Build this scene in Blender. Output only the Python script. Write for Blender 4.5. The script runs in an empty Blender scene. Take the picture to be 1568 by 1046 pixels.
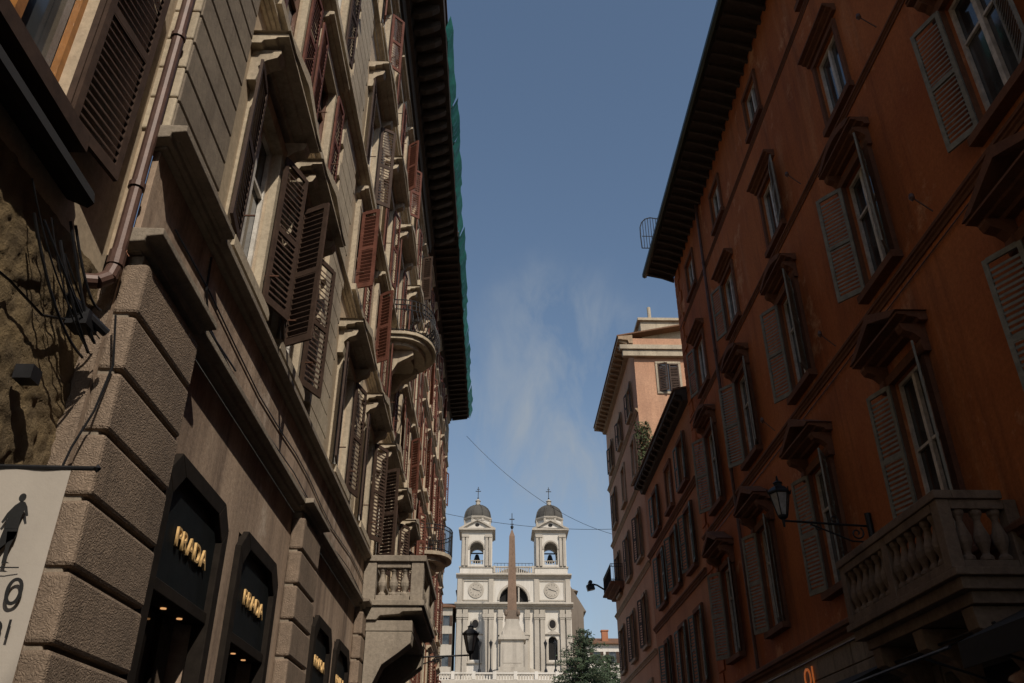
import bpy, math, random
from mathutils import Vector, noise, Matrix
random.seed(7)
sc=bpy.context.scene
sc.view_settings.view_transform='Standard'
sc.view_settings.look='None'
sc.view_settings.exposure=0
R=math.radians

# ---------------------------------------------------------------- materials
def newmat(name):
    m=bpy.data.materials.new(name); m.use_nodes=True
    nt=m.node_tree; b=nt.nodes['Principled BSDF']
    return m,nt,b
def N(nt,t,**kw):
    n=nt.nodes.new(t)
    for k,v in kw.items(): setattr(n,k,v)
    return n
def noise_node(nt,vec,scale,detail=6,rough=.6,mapscale=None):
    n=N(nt,'ShaderNodeTexNoise'); n.inputs['Scale'].default_value=scale
    n.inputs['Detail'].default_value=detail; n.inputs['Roughness'].default_value=rough
    if mapscale:
        mp=N(nt,'ShaderNodeMapping'); mp.inputs['Scale'].default_value=mapscale
        nt.links.new(vec,mp.inputs['Vector']); vec=mp.outputs['Vector']
    nt.links.new(vec,n.inputs['Vector'])
    return n.outputs['Fac']
def ramp(nt,fac,p0,p1,c0=(0,0,0,1),c1=(1,1,1,1)):
    r=N(nt,'ShaderNodeValToRGB'); r.color_ramp.elements[0].position=p0; r.color_ramp.elements[1].position=p1
    r.color_ramp.elements[0].color=c0; r.color_ramp.elements[1].color=c1
    nt.links.new(fac,r.inputs['Fac']); return r.outputs['Color']
def mixc(nt,fac,a,b,mode='MIX'):
    m=N(nt,'ShaderNodeMix',data_type='RGBA',blend_type=mode)
    if isinstance(fac,(int,float)): m.inputs[0].default_value=fac
    else: nt.links.new(fac,m.inputs[0])
    for s,i in ((a,6),(b,7)):
        if isinstance(s,tuple): m.inputs[i].default_value=(*s[:3],1)
        else: nt.links.new(s,m.inputs[i])
    return m.outputs[2]
def stucco(name,c1,c2,stain_shade=None,big=.35,streak=.5,bump=.3,bscale=25,rough=.9,bdist=.02,patch=None,patch_t=.58,worm=False,st0=.5):
    m,nt,b=newmat(name)
    tc=N(nt,'ShaderNodeTexCoord').outputs['Object']
    col=mixc(nt,ramp(nt,noise_node(nt,tc,big,8,.65),.35,.65),c1,c2)
    if stain_shade:
        st=ramp(nt,noise_node(nt,tc,1.0,7,.7,(1.6,1.6,.16)),st0,st0+.25)
        ml=N(nt,'ShaderNodeMath',operation='MULTIPLY'); nt.links.new(st,ml.inputs[0]); ml.inputs[1].default_value=streak
        col=mixc(nt,ml.outputs[0],col,stain_shade)
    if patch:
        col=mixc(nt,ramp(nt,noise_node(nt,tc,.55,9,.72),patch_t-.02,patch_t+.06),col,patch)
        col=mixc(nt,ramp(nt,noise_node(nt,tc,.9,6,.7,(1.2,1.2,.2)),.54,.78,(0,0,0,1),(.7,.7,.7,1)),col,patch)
    fine=ramp(nt,noise_node(nt,tc,14,6,.75),.3,.7,(.72,.72,.72,1),(1.12,1.12,1.12,1))
    col=mixc(nt,1.0,col,fine,'MULTIPLY')
    h=noise_node(nt,tc,bscale,8,.7)
    if worm:
        vo=N(nt,'ShaderNodeTexVoronoi'); vo.feature='DISTANCE_TO_EDGE'; vo.inputs['Scale'].default_value=bscale
        dn=N(nt,'ShaderNodeTexNoise'); dn.inputs['Scale'].default_value=14; nt.links.new(tc,dn.inputs['Vector'])
        vm=N(nt,'ShaderNodeVectorMath',operation='MULTIPLY_ADD'); nt.links.new(dn.outputs['Color'],vm.inputs[0]); vm.inputs[1].default_value=(.1,.1,.1); nt.links.new(tc,vm.inputs[2]); nt.links.new(vm.outputs[0],vo.inputs['Vector'])
        hr=ramp(nt,vo.outputs['Distance'],.0,.3)
        h=mixc(nt,.5,hr,noise_node(nt,tc,45,6,.7))
        col=mixc(nt,1.0,col,ramp(nt,vo.outputs['Distance'],0,.15,(.85,.84,.83,1),(1,1,1,1)),'MULTIPLY')
    nt.links.new(col,b.inputs['Base Color']); b.inputs['Roughness'].default_value=rough
    b.inputs['Specular IOR Level'].default_value=.25
    bp=N(nt,'ShaderNodeBump'); bp.inputs['Strength'].default_value=bump; bp.inputs['Distance'].default_value=bdist
    nt.links.new(h,bp.inputs['Height']); nt.links.new(bp.outputs['Normal'],b.inputs['Normal'])
    return m
def simple(name,c,rough=.5,metal=0,var=.25,vscale=6,bump=.1,spec=.4):
    m,nt,b=newmat(name)
    tc=N(nt,'ShaderNodeTexCoord').outputs['Object']
    f=noise_node(nt,tc,vscale,6,.7)
    lo=tuple(x*(1-var) for x in c); hi=tuple(min(1,x*(1+var)) for x in c)
    nt.links.new(mixc(nt,ramp(nt,f,.35,.65),lo,hi),b.inputs['Base Color'])
    b.inputs['Roughness'].default_value=rough; b.inputs['Metallic'].default_value=metal
    b.inputs['Specular IOR Level'].default_value=spec
    if bump:
        bp=N(nt,'ShaderNodeBump'); bp.inputs['Strength'].default_value=bump; bp.inputs['Distance'].default_value=.01
        nt.links.new(noise_node(nt,tc,40,4,.6),bp.inputs['Height']); nt.links.new(bp.outputs['Normal'],b.inputs['Normal'])
    return m
def emis(name,c,s):
    m,nt,b=newmat(name); b.inputs['Base Color'].default_value=(*c,1)
    b.inputs['Emission Color'].default_value=(*c,1); b.inputs['Emission Strength'].default_value=s; return m

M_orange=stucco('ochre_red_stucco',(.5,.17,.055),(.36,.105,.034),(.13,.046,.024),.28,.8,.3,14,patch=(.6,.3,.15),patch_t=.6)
M_orange2=stucco('apricot_stucco',(.6,.36,.23),(.5,.28,.175),(.28,.16,.11),.3,.5,.2,18)
M_orange3=stucco('faded_orange_stucco',(.5,.25,.13),(.4,.185,.1),(.2,.1,.06),.3,.5,.2,18)
M_brickred=stucco('brick_red_stucco',(.44,.19,.105),(.34,.14,.075),(.16,.08,.05),.4,.5,.2,18)
M_trimO=stucco('brown_stone_trim',(.19,.085,.045),(.14,.06,.035),(.06,.035,.025),.8,.6,.3,25)
M_cream=stucco('cream_plaster',(.52,.42,.3),(.42,.335,.24),(.21,.155,.11),.5,.7,.2,22)
M_pink=stucco('weathered_shaded_pinkish_plaster',(.48,.36,.265),(.36,.265,.195),(.12,.085,.065),.6,.9,.35,14,patch=(.54,.44,.35),st0=.44)  # stains deepened to paint in dark shadow streaks between the sunlit parts
M_trav=stucco('travertine',(.53,.45,.33),(.42,.35,.26),(.16,.13,.1),.9,.75,.35,20)
M_rustic=stucco('rough_hewn_stone',(.3,.225,.165),(.21,.16,.12),(.1,.075,.058),1.2,.6,.7,38,bdist=.012,worm=True)
M_ashlar=stucco('grooved_ashlar',(.3,.25,.19),(.22,.18,.14),(.11,.085,.065),1.0,.6,.6,50,bdist=.015)
M_greyst=stucco('grey_stone',(.33,.28,.215),(.25,.205,.16),(.11,.09,.07),.8,.6,.5,30,bdist=.02)
M_rough=stucco('crumbling_render',(.29,.21,.11),(.15,.11,.065),(.06,.045,.032),3.5,.7,1.0,11,bdist=.07)
M_white=stucco('white_church_stone',(.7,.66,.6),(.6,.56,.49),(.33,.3,.25),.12,.5,.1,3)
M_white2=stucco('church_stone_trim',(.52,.47,.4),(.41,.37,.31),(.22,.19,.16),.2,.6,.1,3)  # trim tone lowered to put the cornices' shading into the stone colour
M_lead=stucco('lead_roof',(.1,.095,.085),(.065,.06,.055),(.13,.12,.1),.4,.4,.1,4)
M_granite=stucco('red_granite',(.25,.165,.115),(.18,.12,.085),(.13,.09,.07),.5,.3,.2,8)
M_tile=stucco('clay_roof_tile',(.22,.11,.06),(.14,.08,.05),(.06,.05,.04),1,.4,.6,9)
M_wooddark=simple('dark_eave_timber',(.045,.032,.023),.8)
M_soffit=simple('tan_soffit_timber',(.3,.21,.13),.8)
M_shutBr=simple('brown_shutter_paint',(.058,.036,.026),.7,spec=.2)
M_shutRed=simple('maroon_shutter_paint',(.13,.05,.034),.7,spec=.2)
M_shutGr=simple('grey_shutter_paint',(.2,.19,.155),.65)
M_shutGn=simple('green_shutter_paint',(.06,.08,.06),.6)
M_frame=simple('white_window_paint',(.55,.52,.47),.5)
M_frameB=simple('brown_window_paint',(.11,.05,.03),.5)
M_iron=simple('black_iron',(.018,.018,.02),.5,.3)
M_pipe=simple('brown_downpipe',(.1,.055,.042),.5,.1)
M_gutter=simple('dark_green_gutter',(.02,.035,.025),.5)
M_net=simple('green_netting',(.008,.16,.12),.8,bump=.4)
M_cloth=simple('banner_cloth',(.4,.36,.31),.85,var=.06,vscale=2)
M_black=simple('black_print',(.01,.01,.01),.7)
M_gold=simple('gold_letter',(.72,.47,.2),.5,.2)
M_bronze=simple('dark_bronze',(.018,.014,.011),.8,.0,spec=.1)
M_board=simple('dark_signboard',(.007,.009,.01),.7,spec=.15)
M_asph=simple('basalt_cobble',(.08,.076,.07),.75,bump=.5)
M_pave=simple('stone_pavement',(.26,.235,.2),.8,bump=.3)
M_ground=simple('ground_stone',(.14,.13,.115),.9)
M_bark=simple('tree_bark',(.06,.045,.03),.9)
M_leaf=simple('conifer_needles',(.042,.062,.03),.8,var=.5,vscale=.8)
M_bush=simple('terrace_shrub',(.06,.075,.03),.8,var=.5,vscale=2)
M_lampglass=simple('lantern_glass',(.3,.29,.27),.15)
M_neon=emis('orange_neon',(.9,.22,.04),.2)
M_shopl=emis('warm_shop_light',(1,.5,.2),.7)
M_awning=simple('dark_canvas',(.014,.013,.013),.85)
M_dark=simple('dark_interior',(.012,.011,.011),.9,bump=0)
def glassmat(name,c,rough=.06):
    m,nt,b=newmat(name); b.inputs['Roughness'].default_value=rough
    b.inputs['Specular IOR Level'].default_value=.8
    tc=N(nt,'ShaderNodeTexCoord').outputs['Object']
    nt.links.new(mixc(nt,ramp(nt,noise_node(nt,tc,.9,3,.5),.42,.58),c,tuple(x*3+.01 for x in c)),b.inputs['Base Color'])
    bp=N(nt,'ShaderNodeBump'); bp.inputs['Strength'].default_value=.08; bp.inputs['Distance'].default_value=.02
    nt.links.new(noise_node(nt,tc,1.3,2,.5),bp.inputs['Height']); nt.links.new(bp.outputs['Normal'],b.inputs['Normal'])
    return m
M_glass=glassmat('window_glass',(.018,.02,.022))

# ---------------------------------------------------------------- builder
def empty(name,loc=(0,0,0)):
    e=bpy.data.objects.new(name,None); e.location=loc; sc.collection.objects.link(e); return e
class G:
    def __init__(s,name,mat,parent=None,frame=None,bevel=0,smooth=False):
        s.name=name;s.mat=mat;s.parent=parent;s.v=[];s.f=[];s.bevel=bevel;s.smooth=smooth
        s.P=frame or (lambda u,w,z:(u,w,z))
    def add(s,pts,faces):
        n=len(s.v); s.v+= [s.P(*p) for p in pts]; s.f+=[tuple(i+n for i in f) for f in faces]
    def quad(s,a,b,c,d): s.add([a,b,c,d],[(0,1,2,3)])
    def box(s,u0,u1,w0,w1,z0,z1):
        s.add([(u0,w0,z0),(u1,w0,z0),(u1,w1,z0),(u0,w1,z0),(u0,w0,z1),(u1,w0,z1),(u1,w1,z1),(u0,w1,z1)],
              [(0,3,2,1),(4,5,6,7),(0,1,5,4),(1,2,6,5),(2,3,7,6),(3,0,4,7)])
    def obox(s,o,a,b,c):
        o,a,b,c=map(Vector,(o,a,b,c))
        p=[o,o+a,o+a+b,o+b,o+c,o+a+c,o+a+b+c,o+b+c]
        s.add([tuple(x) for x in p],[(0,3,2,1),(4,5,6,7),(0,1,5,4),(1,2,6,5),(2,3,7,6),(3,0,4,7)])
    def _pr(s,lo,hi):
        n=len(lo); s.add(lo+hi,[tuple(range(n))[::-1],tuple(range(n,2*n))]+[(i,(i+1)%n,n+(i+1)%n,n+i) for i in range(n)])
    def pr_wz(s,prof,u0,u1): s._pr([(u0,w,z) for w,z in prof],[(u1,w,z) for w,z in prof])
    def pr_uz(s,prof,w0,w1): s._pr([(u,w0,z) for u,z in prof],[(u,w1,z) for u,z in prof])
    def pr_uw(s,prof,z0,z1): s._pr([(u,w,z0) for u,w in prof],[(u,w,z1) for u,w in prof])
    def tube(s,p0,p1,r,n=6,r1=None):
        p0,p1=Vector(p0),Vector(p1); d=(p1-p0); 
        if d.length<1e-6: return
        d.normalize(); a=d.orthogonal().normalized(); b=d.cross(a); r1=r if r1 is None else r1
        lo=[tuple(p0+(a*math.cos(t)+b*math.sin(t))*r) for t in [2*math.pi*i/n for i in range(n)]]
        hi=[tuple(p1+(a*math.cos(t)+b*math.sin(t))*r1) for t in [2*math.pi*i/n for i in range(n)]]
        s._pr(lo,hi)
    def path(s,pts,r,n=6):
        for a,b in zip(pts,pts[1:]): s.tube(a,b,r,n)
    def lathe(s,cu,cw,prof,n=12,a0=0):
        pts=[];fs=[]
        for r,z in prof:
            for i in range(n):
                t=2*math.pi*i/n+a0; pts.append((cu+r*math.cos(t),cw+r*math.sin(t),z))
        for k in range(len(prof)-1):
            for i in range(n):
                j=(i+1)%n; fs.append((k*n+i,k*n+j,(k+1)*n+j,(k+1)*n+i))
        fs.append(tuple(range(n))[::-1]); fs.append(tuple(range((len(prof)-1)*n,len(prof)*n)))
        s.add(pts,fs)
    def wall(s,u0,u1,z0,z1,holes=(),w=0,d=.25):
        us=sorted(set([u0,u1]+[h[0] for h in holes]+[h[1] for h in holes])); zs=sorted(set([z0,z1]+[h[2] for h in holes]+[h[3] for h in holes]))
        us=[x for x in us if u0<=x<=u1]; zs=[x for x in zs if z0<=x<=z1]
        for a,b in zip(us,us[1:]):
            for c,e in zip(zs,zs[1:]):
                mu,mz=(a+b)/2,(c+e)/2
                if any(h[0]<mu<h[1] and h[2]<mz<h[3] for h in holes): continue
                s.quad((a,w,c),(b,w,c),(b,w,e),(a,w,e))
        for h in holes:
            a,b,c,e=h
            s.quad((a,w,c),(a,w-d,c),(a,w-d,e),(a,w,e)); s.quad((b,w,c),(b,w,e),(b,w-d,e),(b,w-d,c))
            s.quad((a,w,c),(b,w,c),(b,w-d,c),(a,w-d,c)); s.quad((a,w,e),(a,w-d,e),(b,w-d,e),(b,w,e))
    def archpanel(s,u0,u1,z0,z1,uc,hw,zb,zs,w0,w1,n=10):
        if zb>z0: s.box(u0,u1,w0,w1,z0,zb)
        s.box(u0,uc-hw,w0,w1,zb,z1); s.box(uc+hw,u1,w0,w1,zb,z1)
        for i in range(n):
            a=math.pi-math.pi*i/n; b=math.pi-math.pi*(i+1)/n
            ua,za=uc+hw*math.cos(a),zs+hw*math.sin(a); ub,zb2=uc+hw*math.cos(b),zs+hw*math.sin(b)
            s.pr_uz([(ua,za),(ub,zb2),(ub,z1),(ua,z1)],w0,w1)
    def done(s):
        if not s.v: return None
        loc=Vector(s.parent.location) if s.parent else Vector((0,0,0))
        me=bpy.data.meshes.new(s.name); me.from_pydata([tuple(Vector(p)-loc) for p in s.v],[],s.f); me.update()
        import bmesh
        bm=bmesh.new(); bm.from_mesh(me); bmesh.ops.recalc_face_normals(bm,faces=bm.faces); bm.to_mesh(me); bm.free()
        me.materials.append(s.mat)
        o=bpy.data.objects.new(s.name,me); sc.collection.objects.link(o)
        if s.parent: o.parent=s.parent
        if s.bevel:
            m=o.modifiers.new('bevel','BEVEL'); m.width=s.bevel; m.segments=2; m.limit_method='ANGLE'
        if s.smooth:
            for p in me.polygons: p.use_smooth=True
        s.obj=o; return o
def frame(X0,sg): return lambda u,w,z:(X0+sg*w,u,z)
def frameY(X0,Y0): return lambda u,w,z:(X0+u,Y0-w,z)
def text(name,body,size,loc,rot,mat,parent,ext=.015,sx=1):
    c=bpy.data.curves.new(name,'FONT'); c.body=body; c.size=size; c.extrude=ext; c.align_x='CENTER'; c.space_character=1.15
    t=bpy.data.objects.new('tmp',c); sc.collection.objects.link(t)
    bpy.context.view_layer.update()
    me=bpy.data.meshes.new_from_object(t.evaluated_get(bpy.context.evaluated_depsgraph_get()))
    bpy.data.objects.remove(t)
    me.materials.clear(); me.materials.append(mat)
    o=bpy.data.objects.new(name,me); sc.collection.objects.link(o)
    o.parent=parent; o.location=Vector(loc)-Vector(parent.location); o.rotation_euler=rot; o.scale=(sx,1,1); return o

def cornice(b,u0,u1,z,h,p,w=0):
    b.pr_wz([(w,z),(w+.3*p,z),(w+.35*p,z+.3*h),(w+.65*p,z+.42*h),(w+.7*p,z+.6*h),(w+p,z+.66*h),(w+p,z+.9*h),(w+.92*p,z+h),(w,z+h)],u0,u1)
def ledge(b,u0,u1,z,h,p,w=0):
    b.pr_wz([(w,z),(w+.55*p,z+.1*h),(w+.6*p,z+.4*h),(w+p,z+.5*h),(w+p,z+.95*h),(w,z+h)],u0,u1)
def surround(b,u0,u1,z0,z1,fw=.16,p=.08,sill=.14,sp=.18):
    b.box(u0-fw,u0,.001,p,z0,z1); b.box(u1,u1+fw,.001,p,z0,z1); b.box(u0-fw,u1+fw,.001,p+.01,z1,z1+fw)
    b.box(u0-fw-.06,u1+fw+.06,.001,sp,z0-sill,z0)
def console(b,uc,z,h=.5,p=.3,t=.08):
    b.pr_wz([(0.002,z),(.002,z-h),(.3*p,z-h),(.36*p,z-.75*h),(.3*p,z-.55*h),(.55*p,z-.35*h),(.9*p,z-.25*h),(p,z-.1*h),(p,z)],uc-t,uc+t)
def tri_ped(b,uc,hw,z,p,h):
    cornice(b,uc-hw,uc+hw,z,.16,p)
    t=.14
    for sgn in(-1,1):
        b.pr_uz([(uc+sgn*hw*1.04,z+.165),(uc,z+.165+h),(uc,z+.165+h-t*1.3),(uc+sgn*(hw*1.04-t*hw/h*.9),z+.165)],.002,p*1.05)
    b.pr_uz([(uc-hw*.8,z+.163),(uc+hw*.8,z+.163),(uc,z+h*.93)],.002,p*.3)
def seg_ped(b,uc,hw,z,p,h):
    cornice(b,uc-hw,uc+hw,z,.16,p)
    n=8; pts=[]
    for i in range(n+1):
        t=-1+2*i/n; pts.append((uc+hw*t,z+.165+h*(1-t*t)))
    for a,c in zip(pts,pts[1:]):
        b.pr_uz([a,c,(c[0],max(z+.164,c[1]-.13)),(a[0],max(z+.164,a[1]-.13))],.002,p*1.04)
    b.pr_uz([(uc-hw,z+.163)]+[(q[0],max(z+.163,q[1]-.08)) for q in pts]+[(uc+hw,z+.163)],.002,p*.3)
def shutter(b,hu,z0,z1,wd,dirn,phi,w0=.04,pitch=.085):
    a=Vector((dirn*math.cos(phi),math.sin(phi),0)); n=Vector((-dirn*math.sin(phi),math.cos(phi),0)); t=.035
    o=Vector((hu,w0,z0)); h=z1-z0; st=.07
    b.obox(o,a*st,n*t,(0,0,h)); b.obox(o+a*(wd-st),a*st,n*t,(0,0,h))
    for zz in (0,h*.48,h-st): b.obox(o+a*st+Vector((0,0,zz)),a*(wd-2*st),n*t,(0,0,st*1.2 if zz else st*1.5))
    k=int((h-.2)/pitch)
    for i in range(k):
        zc=.12+i*(h-.2)/k
        b.obox(o+a*st+n*.002+Vector((0,0,zc)),a*(wd-2*st),n*t*.9-Vector((0,0,.05)),Vector((0,0,.014)))
def sash(bf,bg,u0,u1,z0,z1,d=.22,transom=True):
    bg.quad((u0,-d,z0),(u1,-d,z0),(u1,-d,z1),(u0,-d,z1))
    f=.06; a,c=-d+.004,-d+.06
    bf.box(u0,u0+f,a,c,z0,z1); bf.box(u1-f,u1,a,c,z0,z1); bf.box(u0+f,u1-f,a,c,z0,z0+f*1.4); bf.box(u0+f,u1-f,a,c,z1-f,z1)
    m=(u0+u1)/2; bf.box(m-.045,m+.045,a,c+.01,z0+f*1.4,z1-f)
    if transom:
        zt=z0+(z1-z0)*.66
        for p,q in((u0+f,m-.045),(m+.045,u1-f)): bf.box(p,q,a,c-.01,zt-.025,zt+.025)
BAL=[(.05,0),(.09,0),(.09,.06),(.05,.1),(.055,.14),(.1,.27),(.105,.36),(.06,.52),(.045,.6),(.06,.66),(.085,.7),(.085,.76),(.05,.76)]
def balustrade(b,p0,p1,z,h=.95,n=6,t=.16,posts=True):
    p0,p1=Vector((*p0,0)),Vector((*p1,0)); d=(p1-p0); L=d.length; d.normalize(); nn=Vector((-d.y,d.x,0))
    b.obox(p0-nn*t/2+Vector((0,0,z)),d*L,nn*t,(0,0,.12)); b.obox(p0-nn*t*.6+Vector((0,0,z+h-.13)),d*L,nn*t*1.2,(0,0,.13))
    s=(h-.25)/.76
    for i in range(n):
        q=p0+d*(L*(i+.5)/n); b.lathe(q.x,q.y,[(r,z+.12+zz*s) for r,zz in BAL],8)
def railing(b,pts,z,h,sp=.12,r=.009):
    for a,c in zip(pts,pts[1:]):
        a,c=Vector((*a,0)),Vector((*c,0)); L=(c-a).length
        for zz in(.05,h*.82,h): b.tube(a+Vector((0,0,z+zz)),c+Vector((0,0,z+zz)),.016)
        k=max(1,int(L/sp))
        for i in range(k+1):
            q=a+(c-a)*i/k
            b.tube(q+Vector((0,0,z)),q+Vector((0,0,z+h)),r,5)
            if i<k:
                q2=a+(c-a)*(i+.5)/k; b.lathe(q2.x,q2.y,[(.002,z+h*.84),(.03,z+h*.91),(.002,z+h*.98)],5)

# ================================================================= RIGHT MAIN BUILDING
M_trimO2=stucco('balcony_travertine',(.24,.175,.125),(.17,.12,.09),(.06,.045,.035),.9,.7,.4,25)
def rbuilding():
    X=7.0; e=empty('terracotta_palazzo',(X,10,0)); F=frame(X,-1)
    k=lambda n,m,**a: G(n,m,e,F,**a)
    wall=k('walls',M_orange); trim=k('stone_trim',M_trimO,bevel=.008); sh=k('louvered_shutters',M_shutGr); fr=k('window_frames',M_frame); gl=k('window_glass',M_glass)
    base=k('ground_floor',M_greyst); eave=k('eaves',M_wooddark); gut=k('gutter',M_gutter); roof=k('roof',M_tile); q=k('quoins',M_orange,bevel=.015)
    cols=[-17.3,-13,-8.7,-4.4,-.1,4.1,8.4,12.7,17.15,21.45,25.5]; U0,U1=-25,27.9
    holes=[]
    rr=random.Random(3)
    for i,c in enumerate(cols):
        hw=.56
        for row,(z0,z1) in enumerate([(5.75,8.3),(10.25,12.75),(14.4,16.15),(18.25,19.55)]):
            h=hw if row<3 else .5
            if row==0 and i==7: z0=4.55
            holes.append((c-h,c+h,z0,z1)); sash(fr,gl,c-h,c+h,z0,z1,d=.12,transom=row<2)
            surround(trim,c-h,c+h,z0,z1,fw=.17 if row<2 else .12,p=.09 if row<2 else .06,sp=.2 if row<2 else .12)
            if row==0:
                for s in(-1,1): console(trim,c+s*(h+.2),z1+.42,.5,.42,.09)
                tri_ped(trim,c,h+.42,z1+.42,.5,.5)
            if row==1:
                for s in(-1,1): console(trim,c+s*(h+.15),z1+.36,.42,.3,.08)
                seg_ped(trim,c,h+.32,z1+.36,.36,.28)
            if row==2: cornice(trim,c-h-.25,c+h+.25,z1+.22,.2,.28)
            if row<2:
                for s in(-1,1):
                    ph=R(rr.uniform(14,38)); zt=z1-.02
                    shutter(sh,c+s*h,max(z0,5.75)+.02,zt,h+.02,s,ph,w0=.1)
            elif rr.random()<.45:
                s=rr.choice((-1,1)); shutter(sh,c+s*h,z0+.02,z1-.02,h,s,R(rr.uniform(8,20)),w0=.09)
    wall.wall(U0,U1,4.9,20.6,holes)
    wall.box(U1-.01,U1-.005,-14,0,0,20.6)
    for z,h,p in((9.72,.2,.1),(13.98,.16,.07),(17.85,.14,.06)): cornice(trim,U0,U1+.02,z,h,p)
    cornice(trim,U0,U1+.02,4.75,.3,.2)
    base.wall(U0,U1,0,4.75,[(c-1.1,c+1.1,0,3.6) for c in cols],w=.06,d=.4)
    for c in cols: gl.quad((c-1.1,-.3,0),(c+1.1,-.3,0),(c+1.1,-.3,3.6),(c-1.1,-.3,3.6))
    b2=k('rusticated_blocks',M_greyst,bevel=.012)
    zz=[.4+i*.48 for i in range(9)]
    for j,z in enumerate(zz):
        prev=U0
        for c in cols+[None]:
            a=prev; bb=(c-1.15) if (c is not None and z<3.6) else (c if c is not None else U1)
            u=a+.01; 
            while u<bb-.05:
                v=min(u+.95-(.4 if (j%2 and u==a+.01) else 0),bb); b2.box(u,v-.02,.062,.1,z,z+.46); u=v
            prev=(c+1.15) if (c is not None and z<3.6) else c
    for i in range(30):
        z=5.1+i*.51
        if z+.5>20.4: break
        L=.75 if i%2 else .5
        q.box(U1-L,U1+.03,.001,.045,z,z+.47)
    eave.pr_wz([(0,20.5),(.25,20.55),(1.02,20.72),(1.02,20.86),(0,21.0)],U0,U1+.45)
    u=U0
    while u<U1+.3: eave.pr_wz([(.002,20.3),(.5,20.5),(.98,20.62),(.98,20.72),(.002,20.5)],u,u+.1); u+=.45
    gut.pr_wz([(1.03,20.68),(1.12,20.64),(1.2,20.7),(1.2,20.84),(1.03,20.86)],U0,U1+.5)
    roof.pr_wz([(1.1,20.87),(1.1,20.93),(-5,23.0),(-5,22.9)],U0,U1+.4)
    u=U0
    while u<U1+.4: roof.tube((u,1.12,20.93),(u,-4.9,23.05),.07,6); u+=.22
    pp=k('downpipe',M_pipe); pp.tube((23.5,.09,4.9),(23.5,.09,20.5),.05,10)
    for z in (7,10.6,14.6,18): pp.tube((23.5,.09,z),(23.5,.09,z+.05),.065,10)
    pp.path([(-20,.03,9.62),(5,.03,9.6),(15,.03,9.58),(27.5,.03,9.6)],.012,5); pp.path([(-20,.12,4.65),(27.5,.12,4.66)],.02,5)
    for u,z in ((10.6,10.05),(15.0,10.05),(19.3,10.05),(10.6,14.3),(15,14.3),(6.3,14.3)):
        pp.tube((u,.1,z),(u,.35,z+.25),.012,5); pp.lathe(u,.38,[(.01,z+.2),(.05,z+.26),(.04,z+.33),(.01,z+.36)],8)
    pp.done()
    for g in (wall,trim,sh,fr,gl,base,eave,gut,roof,q,b2): g.done()
    bal=k('stone_balcony',M_trimO2,bevel=.012)
    u0,u1=10.85,14.55; zf=4.45
    bal.box(u0-.08,u1+.08,.01,1.12,zf-.1,zf); bal.box(u0,u1,.01,1.04,zf-.26,zf-.103); bal.box(u0+.1,u1-.1,.01,.9,zf-.42,zf-.263)
    for c in(u0+.35,(u0+u1)/2,u1-.35):
        bal.pr_wz([(.11,zf-.43),(.11,zf-1.35),(.22,zf-1.4),(.3,zf-1.15),(.5,zf-.85),(.85,zf-.7),(.88,zf-.43)],c-.15,c+.15)
    for (a,b_) in((u0+.02,.92),(u1-.22,.92),((u0+u1)/2-.1,.92),(u0+.02,.012),(u1-.22,.012)):
        bal.box(a,a+.2,b_,b_+.18,zf+.002,zf+.93); 
    bal.box(u0-.02,u1+.02,.88,1.13,zf+.932,zf+1.05)
    bal.box(u0-.02,u0+.26,.2,.878,zf+.932,zf+1.05); bal.box(u1-.24,u1+.02,.2,.878,zf+.932,zf+1.05)
    m=(u0+u1)/2
    balustrade(bal,(u0+.22,1.01),(m-.1,1.01),zf,.93,6); balustrade(bal,(m+.1,1.01),(u1-.22,1.01),zf,.93,6)
    balustrade(bal,(u0+.12,.19),(u0+.12,.92),zf,.93,3); balustrade(bal,(u1-.12,.19),(u1-.12,.92),zf,.93,3)
    bal.done()
rbuilding()

# railing guard on the roof corner
e=empty('roof_guard_railing',(6.6,28.3,21.2)); g=G('iron_bars',M_iron,e)
Y=28.2
g.tube((6.62,Y,21.2),(6.62,Y,23.55),.03); g.tube((5.86,Y,22.0),(6.62,Y,22.0),.022); g.tube((5.9,Y,22.6),(6.62,Y,22.6),.018)
arc=[(5.86,Y,22.0),(5.84,Y,22.6),(5.85,Y,23.05),(5.93,Y,23.3),(6.08,Y,23.48),(6.3,Y,23.56),(6.62,Y,23.5)]
g.path(arc,.024)
for i in range(1,7):
    x=5.86+i*.11; zt=23.05+.5*math.sqrt(max(0,1-((6.5-x)/.66)**2)); g.tube((x,Y,22.0),(x,Y,zt),.014,5)
g.done()

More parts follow.
